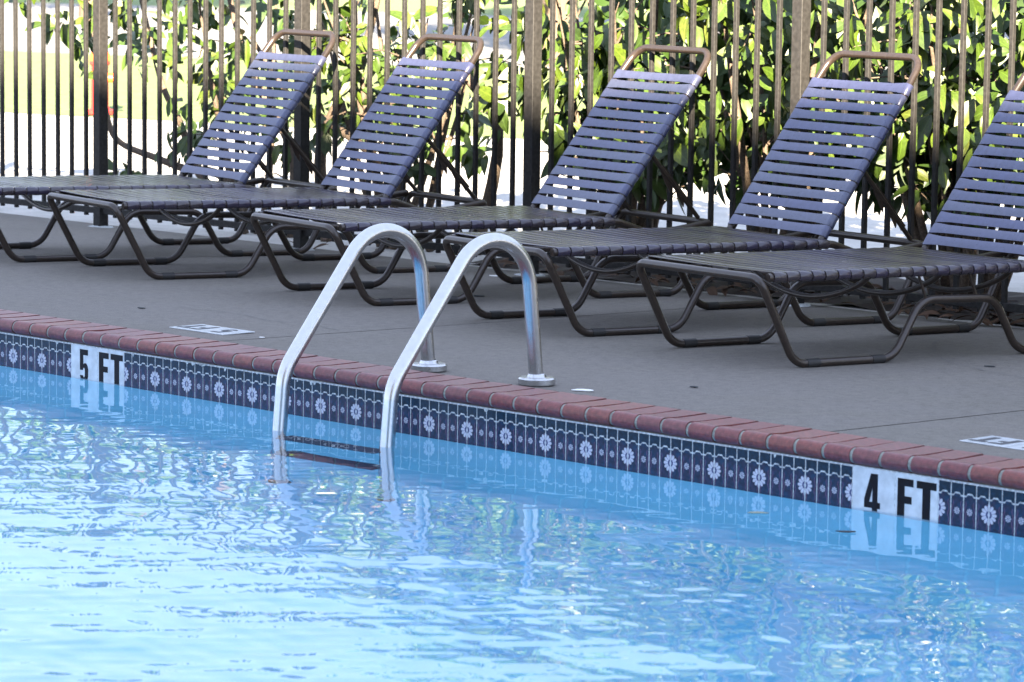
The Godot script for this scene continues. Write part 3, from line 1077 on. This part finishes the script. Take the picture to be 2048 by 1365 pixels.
func hedge() -> void:
	leaf_meshes = [leaf_mesh(0.16, 0.30, 0.80), leaf_mesh(0.05, 0.18, 0.94), leaf_mesh(0.30, 0.42, 0.70)]
	var g := -0.10
	# open shrub at the left end, its boughs as in the photograph
	shrub("leggy open shrub with bare boughs at the left end of the hedge", Vector3(-3.7, g, -3.95), Vector3(0.98, 1, 0.45), 0.70, 1.42, 760, 295, 101, 3, 0.125,
		[[[Vector3(-3.75, g, -3.95), Vector3(-4.0, 0.17, -3.92), Vector3(-4.29, 0.20, -3.9), Vector3(-4.52, 0.24, -3.9), Vector3(-4.85, 0.31, -3.9), Vector3(-4.96, 0.45, -3.9), Vector3(-5.05, 0.8, -3.9), Vector3(-5.2, 1.2, -3.9)], 0.026, 0.010],
		[[Vector3(-3.7, g, -3.95), Vector3(-4.1, 0.13, -3.9), Vector3(-4.23, 0.25, -3.9), Vector3(-4.33, 0.43, -3.9), Vector3(-4.48, 0.62, -3.9), Vector3(-4.6, 0.9, -3.9), Vector3(-4.75, 1.3, -3.9)], 0.026, 0.010],
		[[Vector3(-3.5, g, -3.95), Vector3(-3.41, 0.27, -3.9), Vector3(-3.52, 0.46, -3.9), Vector3(-3.7, 0.65, -3.9), Vector3(-3.9, 1.0, -3.9), Vector3(-4.0, 1.4, -3.9)], 0.032, 0.012]], -0.85,
		[Vector3(-4.85, 0.14, -3.85), Vector3(-4.72, 0.20, -3.82), Vector3(-4.6, 0.10, -3.8), Vector3(-4.2, 0.40, -3.85), Vector3(-4.05, 0.5, -3.85), Vector3(-4.3, 0.55, -3.85), Vector3(-3.95, 0.62, -3.85), Vector3(-4.4, 0.30, -3.85)])
	shrub("twiggy half bare shrub behind the second lounger from the left", Vector3(-2.75, g, -4.0), Vector3(0.75, 1, 0.5), 0.42, 1.5, 860, 295, 102, 9, 0.115,
		[[[Vector3(-3.22, g, -3.95), Vector3(-3.22, 0.28, -3.9), Vector3(-3.16, 0.48, -3.9), Vector3(-3.03, 0.66, -3.9), Vector3(-2.92, 0.81, -3.9), Vector3(-2.82, 1.05, -3.9), Vector3(-2.7, 1.5, -3.9)], 0.034, 0.014],
		[[Vector3(-2.5, g, -4.0), Vector3(-2.75, 0.3, -3.9), Vector3(-3.1, 0.5, -3.85), Vector3(-3.4, 0.62, -3.85), Vector3(-3.7, 0.9, -3.85)], 0.028, 0.010],
		[[Vector3(-2.3, g, -4.1), Vector3(-2.1, 0.5, -4.05), Vector3(-2.3, 0.9, -3.95), Vector3(-2.0, 1.5, -3.95)], 0.034, 0.012]])
	var labels := ["leafy green shrub whose many stems fan out behind the middle fence post", "bright green shrub behind the third lounger's tall back", "broad leaved shrub between the third and fourth loungers' backs", "large leaved shrub behind the right fence post and fourth lounger", "dark stemmed green shrub behind the rightmost lounger", "green shrub at the far right end of the hedge"]
	for k in 6:
		shrub(labels[k], Vector3(-1.3 + k * 1.0, g, -4.1 + 0.05 * (k % 2)), Vector3(0.68, 1, 0.58), [0.46, 0.50, 0.52, 0.48, 0.30, 0.22][k], 1.62, 1150, 295, 110 + k, 12 if k < 2 else 18, 0.138 + 0.005 * k)


# ------------------------------------------------------------------ trees beyond the lawn (seen only in the water)
func far_trees() -> void:
	var spots := [[-7.0, -30.0, 9.5, "tallest dark tree on the far lawn"], [-40.0, -30.0, 8.0, "lone spreading tree beyond the road"],
		[-19.5, -21.5, 7.6, "leaning tree on the lawn straight behind the second lounger from left"], [-14.5, -20.0, 6.8, "round tree on the lawn behind the middle lounger"],
		[-9.5, -21.0, 6.2, "shorter tree on the lawn behind the fourth lounger"], [-26.0, -30.0, 9.0, "broad tree at the road edge behind the leftmost loungers"],
		[-17.0, -29.0, 8.8, "pale tree standing farther back between two lawn trees"]]
	for s in spots:
		var r := RandomNumberGenerator.new()
		r.seed = int(s[2] * 100)
		var t := thing("tree", s[3], "tree", Vector3(s[0], -0.12, s[1]))
		var tm := MB.new()
		tm.tube(PackedVector3Array([Vector3.ZERO, Vector3(0.1, s[2] * 0.25, 0), Vector3(0.0, s[2] * 0.5, 0.1), Vector3(0.1, s[2] * 0.8, 0)]), PackedFloat32Array([0.24, 0.19, 0.14, 0.05]), 8)
		for k in 9:
			var a := k * 2.4
			var h: float = s[2] * r.randf_range(0.3, 0.6)
			tm.tube(PackedVector3Array([Vector3(0.05, h, 0), Vector3(cos(a) * 1.0, h + 0.9, sin(a) * 1.0), Vector3(cos(a) * 2.0, h + 1.5, sin(a) * 2.0)]), PackedFloat32Array([0.08, 0.05, 0.02]), 6)
		obj("trunk", tm.mesh(), M.bark, t)
		var mm := MultiMesh.new()
		mm.transform_format = MultiMesh.TRANSFORM_3D
		mm.use_colors = true
		mm.mesh = leaf_meshes[1]
		var clumps := []
		for k in 34:
			var d := Vector3(r.randfn(), r.randfn() * 0.8, r.randfn()).normalized() * r.randf_range(0.5, 1.0)
			clumps.append(Vector3(d.x * s[2] * 0.34, s[2] * 0.66 + d.y * s[2] * 0.30, d.z * s[2] * 0.34))
		mm.instance_count = 5200
		for k in 5200:
			var c: Vector3 = clumps[r.randi() % clumps.size()]
			var p: Vector3 = c + Vector3(r.randfn(), r.randfn(), r.randfn()) * (float(s[2]) * 0.062)
			var d := Vector3(r.randfn(), r.randfn() - 0.5, r.randfn()).normalized()
			var nn := d.cross(Vector3(r.randfn(), r.randfn(), r.randfn())).normalized()
			mm.set_instance_transform(k, Transform3D(Basis(d, nn, d.cross(nn)).scaled_local(Vector3.ONE * r.randf_range(0.2, 0.36)), p))
			var f := r.randf()
			mm.set_instance_color(k, Color(0.045 + 0.03 * f, 0.09 + 0.04 * f, 0.02, 1))
		var mi := MultiMeshInstance3D.new()
		mi.name = "crown"
		mi.multimesh = mm
		mi.material_override = M.foliage
		mi.set_meta("kind", "stuff")
		t.add_child(mi, true)


# ------------------------------------------------------------------ pool ladder
func ladder() -> void:
	var t := thing("pool_ladder", "brushed steel pool ladder with two arched rails over the brick edge", "pool ladder", Vector3(1.7176, 0, -0.3865))
	var prof := [Vector2(-0.353, 0.0), Vector2(-0.271, 0.722), Vector2(0.266, 0.046), Vector2(0.284, -0.16), Vector2(0.284, -1.05)]
	var rad := [0.0, 0.165, 0.17, 0.4, 0.0]
	var fl := MB.new()
	fl.lathe(PackedVector2Array([Vector2(0.058, 0.0), Vector2(0.060, 0.003), Vector2(0.060, 0.019), Vector2(0.055, 0.0235), Vector2(0.032, 0.0245), Vector2(0.028, 0.034), Vector2(0.0242, 0.036)]), Vector3.ZERO, 32)
	var flm := fl.mesh()
	for s in [-0.2366, 0.2366]:
		var pts := []
		var step: float = -s * 0.071
		for p in prof: pts.append(Vector3(s, p.y, p.x + 0.37 + step))
		var m := MB.new()
		m.tube(rounded(pts, rad, 24), 0.0232, 32)
		var o := obj("rail", m.mesh(), M.steel, t)
		var f := obj("flange", flm, M.steel, o)
		f.position = Vector3(s, 0.001, -0.353 + 0.37 + step)
		var bp := MB.new()
		bp.lathe(PackedVector2Array([Vector2(0.0, -0.015), Vector2(0.03, -0.015), Vector2(0.034, 0.0), Vector2(0.03, 0.02), Vector2(0.024, 0.02)]), Vector3(s, -1.06, 0.284 + 0.37 + step), 16)
		obj("bumper", bp.mesh(), M.tread, o)
	for k in 2:
		var m := MB.new()
		m.box(Vector3.ZERO, Vector3(0.435, 0.026, 0.080), 0.006)
		var o := obj("tread", m.mesh(), M.tread, t)
		o.position = Vector3(0, -0.262 - k * 0.29, 0.284 + 0.37)
		o.rotation.y = 0.071


# ------------------------------------------------------------------ loungers
const HW := 0.332      # half the width between the side tubes
const HB := 0.283      # half the width of the back frame
const HINGE_U := 1.115
const HINGE_H := 0.322
const BACK_LEN := 0.85

# strap that wraps round two rails: across x, rails at +-hw and y = 0, wide along z
func strap_mesh(hw: float, rr: float, wide: float, neck: float, sag: float) -> ArrayMesh:
	var th := 0.0026
	var path := []     # [x, y, normal x, normal y, width factor]
	var steps := 9
	for k in steps + 1:      # from under the inner side round the outside to the top
		var a := -PI * 0.62 + (PI * 0.5 + PI * 0.62) * k / steps
		path.append([-hw - sin(a + PI / 2) * rr * 1.0, 0.0 - cos(a + PI / 2) * rr, -sin(a + PI / 2), -cos(a + PI / 2), 1.0])
	var left := []
	for e in path: left.append(e)
	var flat := []
	var ns := 8
	for k in range(1, ns):
		var f := float(k) / ns
		var x := lerpf(-hw, hw, f)
		var nb := 1.0 - neck * smoothstep(0.0, 0.22, minf(f, 1.0 - f) * 2.0)
		flat.append([x, rr - sag * sin(PI * f), 0.0, 1.0, nb])
	var right := []
	for k in range(left.size() - 1, -1, -1):
		var e: Array = left[k]
		right.append([-e[0], e[1], -e[2], e[3], e[4]])
	var full: Array = left + flat + right
	var b := MB.new()
	var m := full.size()
	for lay in 2:            # outer skin, inner skin
		for k in m:
			var e: Array = full[k]
			var off := th if lay == 0 else 0.0
			for s in [-1.0, 0.0, 1.0]:
				b.v.append(Vector3(e[0] + e[2] * off, e[1] + e[3] * off + (0.0012 * (1.0 - s * s) if lay == 0 else 0.0), s * wide * 0.5 * e[4]))
				var nn := Vector3(e[2], e[3], s * 0.25) if lay == 0 else Vector3(-e[2], -e[3], 0)
				b.n.append(nn.normalized()); b.uv.append(Vector2.ZERO)
	var L := m * 3
	for k in m - 1:
		for s in 2:
			var a := k * 3 + s
			for e in [a, a + 3, a + 4, a, a + 4, a + 1]: b.i.append(e)
			var c := L + a
			for e in [c, c + 4, c + 3, c, c + 1, c + 4]: b.i.append(e)
		for s in [0, 2]:
			var p0 := b.v[k * 3 + s]; var p1 := b.v[(k + 1) * 3 + s]; var q1 := b.v[L + (k + 1) * 3 + s]; var q0 := b.v[L + k * 3 + s]
			if s == 0: b.quad(p0, p1, q1, q0)
			else: b.quad(p1, p0, q0, q1)
	return b.mesh()

var lm := {}

func lounger_meshes() -> void:
	lm.seat = strap_mesh(HW, 0.0158, 0.0525, 0.12, 0.004)
	lm.back = strap_mesh(HB, 0.0160, 0.0462, 0.20, 0.0015)
	# base: local x across (near side +), y up, z = -length
	var r := 0.0146
	var side := [Vector2(-0.20, 0.3105), Vector2(-0.035, r), Vector2(0.415, r), Vector2(0.535, 0.2145), Vector2(0.885, 0.2085), Vector2(1.005, r), Vector2(1.44, r), Vector2(1.60, 0.3)]
	for s in [-1.0, 1.0]:
		var pts := []
		for p in side: pts.append(Vector3(s * HW, p.y, -p.x))
		# stop short of the corner, which belongs to the cross tube
		pts[0] = pts[0].lerp(pts[1], 0.17)
		pts[7] = pts[7].lerp(pts[6], 0.17)
		var m := MB.new()
		m.tube(rounded(pts, [0, 0.085, 0.10, 0.10, 0.10, 0.10, 0.085, 0], 7), r, 12)
		lm["side%d" % int(s)] = m.mesh()
	var d0 := Vector3(0, side[1].y - side[0].y, -(side[1].x - side[0].x)) * 0.17
	var d1 := Vector3(0, side[6].y - side[7].y, -(side[6].x - side[7].x)) * 0.17
	for e in [["foot", Vector3(0, side[0].y, -side[0].x), d0], ["rear", Vector3(0, side[7].y, -side[7].x), d1]]:
		var a: Vector3 = e[1]
		var pts := [a + e[2] + Vector3(-HW, 0, 0), a + Vector3(-HW, 0, 0), a + Vector3(HW, 0, 0), a + e[2] + Vector3(HW, 0, 0)]
		var m := MB.new()
		m.tube(rounded(pts, [0, 0.05, 0.05, 0], 8), r, 12)
		lm[e[0]] = m.mesh()
	# seat rail, one mesh for either side: from the foot bar back past the hinge, dipping to the rear bar
	var rp := [Vector3(0, 0.3115, 0.165), Vector3(0, 0.3125, -1.13), Vector3(0, 0.262, -1.29), Vector3(0, 0.275, -1.42), Vector3(0, 0.30, -1.585)]
	var rm := MB.new()
	rm.tube(rounded(rp, [0, 0.12, 0.10, 0.1, 0], 6), r, 12)
	lm.rail = rm.mesh()
	# back frame: a long U with the handle at its closed end; local y along the back
	var bp := [Vector3(-HB, 0, 0), Vector3(-HB, BACK_LEN * 0.8, 0), Vector3(-HB + 0.012, BACK_LEN, 0), Vector3(HB - 0.012, BACK_LEN, 0), Vector3(HB, BACK_LEN * 0.8, 0), Vector3(HB, 0, 0)]
	var bm := MB.new()
	bm.tube(rounded(bp, [0, 0.1, 0.075, 0.075, 0.1, 0], 9), 0.0150, 14)
	lm.back_frame = bm.mesh()
	var hb := MB.new()
	hb.tube(PackedVector3Array([Vector3(-HW, 0, 0), Vector3(HW, 0, 0)]), 0.009, 10)
	lm.hinge = hb.mesh()
	# bowed brace under the seat
	var cp := PackedVector3Array()
	for k in 21:
		var f := k / 20.0
		cp.append(Vector3(lerpf(-HW, HW, f), 0.303 - 0.098 * pow(sin(PI * f), 0.75), 0))
	var cm := MB.new()
	cm.tube(cp, 0.0105, 10)
	lm.brace = cm.mesh()
	var gm := MB.new()
	gm.tube(PackedVector3Array([Vector3(0, 0, 0.028), Vector3(0, 0, -0.028)]), 0.0162, 12)
	lm.glide = gm.mesh()
	var sm := MB.new()
	sm.tube(PackedVector3Array([Vector3(0, 0.305, 0.018), Vector3(0, 0.217, -0.022)]), 0.0050, 8)
	lm.strut = sm.mesh()
	# toothed plate the back is propped with
	var tp := PackedVector2Array([Vector2(0, 0), Vector2(0.028, 0.0), Vector2(0.028, 0.235), Vector2(0.012, 0.24), Vector2(0.0, 0.225), Vector2(-0.016, 0.165), Vector2(-0.022, 0.125), Vector2(-0.012, 0.132), Vector2(0.002, 0.150), Vector2(0.006, 0.128), Vector2(-0.006, 0.075), Vector2(-0.014, 0.03), Vector2(-0.004, 0.036), Vector2(0.006, 0.052)])
	var pm := MB.new()
	pm.slab_xy(tp, -0.002, 0.002)
	lm.plate = pm.mesh()

func lounger(label: String, x: float, z: float, yaw: float, back_deg: float, sd: int) -> void:
	var r := RandomNumberGenerator.new()
	r.seed = sd
	var t := thing("sun_lounger", label, "sun lounger", Vector3(x, deck_y(z), z), "strap sun loungers along the fence")
	t.basis = Basis(Vector3.UP, -deg_to_rad(yaw)) * Basis(Vector3.RIGHT, -atan(SLOPE))
	obj("side_frame", lm["side-1"], M.bronze, t)
	obj("side_frame", lm["side1"], M.bronze, t)
	obj("foot_bar", lm.foot, M.bronze, t)
	obj("rear_bar", lm.rear, M.bronze, t)
	for s in [-1.0, 1.0]:
		var o := obj("seat_rail", lm.rail, M.bronze, t)
		o.position = Vector3(s * HW, 0, 0)
		for u in [0.535, 0.775]:
			var k := obj("strut", lm.strut, M.bronze, t)
			k.position = Vector3(s * HW, 0, -u)
	for s in [-1.0, 1.0]:
		for u in [0.045, 0.34, 1.075, 1.37]:
			var k := obj("foot_glide", lm.glide, M.rubber, t)
			k.position = Vector3(s * HW, 0.0146, -u)
	for u in [0.29, 0.625, 0.96]:
		var k := obj("cross_brace", lm.brace, M.bronze, t)
		k.position = Vector3(0, 0, -u)
	var ns := 22
	for k in ns:
		var u := -0.122 + 0.0572 * k
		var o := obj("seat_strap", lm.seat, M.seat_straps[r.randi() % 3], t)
		o.position = Vector3(0, 0.3122, -u)
		o.rotation = Vector3(r.randf_range(-0.035, 0.035), r.randf_range(-0.004, 0.004), 0)
	# the back
	var ba := deg_to_rad(back_deg)
	var along := Vector3(0, sin(ba), -cos(ba))
	var face := Vector3(0, cos(ba), sin(ba))
	var bb := Basis(Vector3.RIGHT, along, Vector3.RIGHT.cross(along))
	var hinge := Vector3(0, HINGE_H, -HINGE_U)
	var bf := obj("back_frame", lm.back_frame, M.bronze, t)
	bf.transform = Transform3D(bb, hinge)
	var hb := obj("hinge_bar", lm.hinge, M.bronze, t)
	hb.position = Vector3(0, HINGE_H - 0.004, -HINGE_U)
	var sb := Basis(Vector3.RIGHT, face, -along)
	for k in 14:
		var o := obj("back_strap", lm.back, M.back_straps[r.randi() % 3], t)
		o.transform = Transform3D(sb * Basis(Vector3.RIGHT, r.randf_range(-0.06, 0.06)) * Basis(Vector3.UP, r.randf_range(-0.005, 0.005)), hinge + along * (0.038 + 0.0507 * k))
	# props from the back frame down to the rear bar
	var top := hinge + along * 0.335
	var low := Vector3(0, 0.315, -1.588)
	for s in [-1.0, 1.0]:
		var a := top + Vector3(s * (HB - 0.01), -0.008, -0.01)
		var b := low + Vector3(s * (HB - 0.03), 0, 0)
		var m := MB.new()
		m.tube(PackedVector3Array([a, b]), 0.0095, 10)
		obj("prop", m.mesh(), M.bronze, t)
		var pd := (a - b).normalized()
		var pl := obj("ratchet_plate", lm.plate, M.bronze, t)
		# plate lies in the lounger's side plane, teeth towards the back
		var px := Vector3.RIGHT.cross(pd).normalized()
		pl.transform = Transform3D(Basis(-px, pd, -px.cross(pd)), b + pd * 0.06 + px * 0.012)

func loungers() -> void:
	lounger_meshes()
	lounger("leftmost strap lounger, its foot end cut off by the picture edge", -2.854, -1.650, 10.2, 53.7, 1)
	lounger("strap lounger second from left, standing between the two depth tiles and hedge", -1.904, -1.678, 11.6, 54.4, 2)
	lounger("middle strap lounger, its foot end behind the left ladder rail", -0.592, -1.727, 11.4, 53.5, 3)
	lounger("strap lounger second from right, its foot end behind the right ladder rail", 0.657, -1.637, 9.6, 55.1, 4)
	lounger("nearest strap lounger at right, its back cut off by the picture edge", 1.753, -1.557, 7.7, 53.9, 5)


# ------------------------------------------------------------------ hydrant on the lawn
func hydrant() -> void:
	var t := thing("fire_hydrant", "red fire hydrant with orange caps on the lawn beyond the fence", "fire hydrant", Vector3(-13.46, -0.10, -10.24))
	var b := MB.new()
	b.lathe(PackedVector2Array([Vector2(0.13, 0.0), Vector2(0.13, 0.03), Vector2(0.085, 0.035), Vector2(0.075, 0.06), Vector2(0.072, 0.40), Vector2(0.088, 0.41), Vector2(0.088, 0.44), Vector2(0.0, 0.44)]), Vector3.ZERO, 18)
	obj("barrel", b.mesh(), M.red, t)
	var d := MB.new()
	d.lathe(PackedVector2Array([Vector2(0.09, 0.44), Vector2(0.085, 0.49), Vector2(0.06, 0.545), Vector2(0.022, 0.57), Vector2(0.022, 0.61), Vector2(0.0, 0.61)]), Vector3.ZERO, 18)
	obj("bonnet", d.mesh(), M.orange, t)
	for a in [0.75, 0.75 + PI, 0.75 - PI / 2]:
		var c := MB.new()
		c.tube(PackedVector3Array([Vector3(cos(a), 0, sin(a)) * 0.06 + Vector3.UP * 0.30, Vector3(cos(a), 0, sin(a)) * 0.125 + Vector3.UP * 0.30]), 0.04, 12)
		obj("outlet_cap", c.mesh(), M.orange, t)


# ------------------------------------------------------------------ small things on the deck and the water
func flake(r0: float, elong: float, sd: int) -> ArrayMesh:
	var r := RandomNumberGenerator.new()
	r.seed = sd
	var p := PackedVector2Array()
	for k in 11:
		var a := TAU * k / 11
		var rr := r0 * r.randf_range(0.75, 1.15)
		p.append(Vector2(cos(a) * rr * elong, sin(a) * rr))
	var m := MB.new()
	m.slab_xy(p, 0.0, 0.0022)
	return m.mesh()

func litter() -> void:
	var flat := Basis(Vector3(1, 0, 0), Vector3(0, 0, -1), Vector3(0, 1, 0))
	var items := [
		["petal", "white petal lying on the deck beside the right ladder flange", "petal", 2.15, -0.40, 0.020, 1.9, "white_thing", 0.6],
		["fallen_leaf", "small dark leaf on the bare concrete right of the ladder", "leaf", 2.278, -0.772, 0.010, 1.7, "dark_thing", 0.1],
		["fallen_leaf", "dark leaf sliver on the concrete above the 5 FT deck tiles", "leaf", -0.634, -0.80, 0.008, 2.6, "dark_thing", 0.0],
		["paper_scrap", "white paper scrap on the shaded deck below the fence", "paper scrap", -1.02, -3.02, 0.020, 1.8, "white_thing", 0.2],
		["fallen_leaf", "curled dark leaf between the foot legs of the fourth lounger", "leaf", -0.36, -2.30, 0.016, 1.6, "dark_thing", 0.9],
		["fallen_leaf", "dark leaf on the deck right of the nearest lounger's front leg", "leaf", 2.42, -2.10, 0.009, 2.0, "dark_thing", 0.5],
		["petal", "tiny white petal on the deck behind the left ladder rail", "petal", 0.42, -0.52, 0.008, 1.4, "white_thing", 0.3],
		["pebble", "tiny pale pebble on the deck between ladder and 5 FT deck tiles", "pebble", 0.86, -0.33, 0.007, 1.1, "white_thing", 0.3],
	]
	var sd := 0
	for e in items:
		sd += 1
		var o := obj(e[0], flake(e[5], e[6], sd), M[e[7]])
		o.transform = Transform3D(Basis(Vector3.UP, e[8]) * flat, Vector3(e[3], deck_y(e[4]) + 0.0025, e[4]))
		tag(o, e[1], e[2])
	for e in [[3.523, 0.292, 0.013, 2.2, "pale leaf floating on the water left of the 4 FT tiles", "pale_leaf"], [3.878, 0.335, 0.011, 2.4, "dark leaf floating just below the 4 FT tiles", "dark_thing"]]:
		sd += 1
		var o := obj("floating_leaf", flake(e[2], e[3], sd), M[e[5]])
		o.transform = Transform3D(Basis(Vector3.UP, 0.7) * flat, Vector3(e[0], WATER_Y + 0.002, e[1]))
		tag(o, e[4], "leaf")
	# dry leaves under the hedge: beyond counting
	var mm := MultiMesh.new()
	mm.transform_format = MultiMesh.TRANSFORM_3D
	mm.mesh = leaf_meshes[2]
	mm.instance_count = 650
	for k in 650:
		var x := rng.randf_range(-3.2, 5.8)
		var z := -3.46 - 0.95 * pow(rng.randf(), 1.2)
		if x < -1.8 and rng.randf() < 0.75: x += 4.0
		var d := Vector3(rng.randf_range(-1, 1), rng.randf_range(-0.15, 0.25), rng.randf_range(-1, 1)).normalized()
		var nn := d.cross(Vector3(d.z, rng.randf_range(-0.4, 0.4), -d.x)).normalized()
		mm.set_instance_transform(k, Transform3D(Basis(d, nn, d.cross(nn)).scaled_local(Vector3.ONE * rng.randf_range(0.05, 0.12)), Vector3(x, deck_y(z) + 0.03, z)))
	var mi := MultiMeshInstance3D.new()
	mi.name = "leaf_litter"
	mi.multimesh = mm
	mi.material_override = M.dry_leaf
	mi.set_meta("kind", "stuff")
	tag(mi, "brown dry leaf litter under the hedge along the fence", "leaf litter")
	add_child(mi, true)
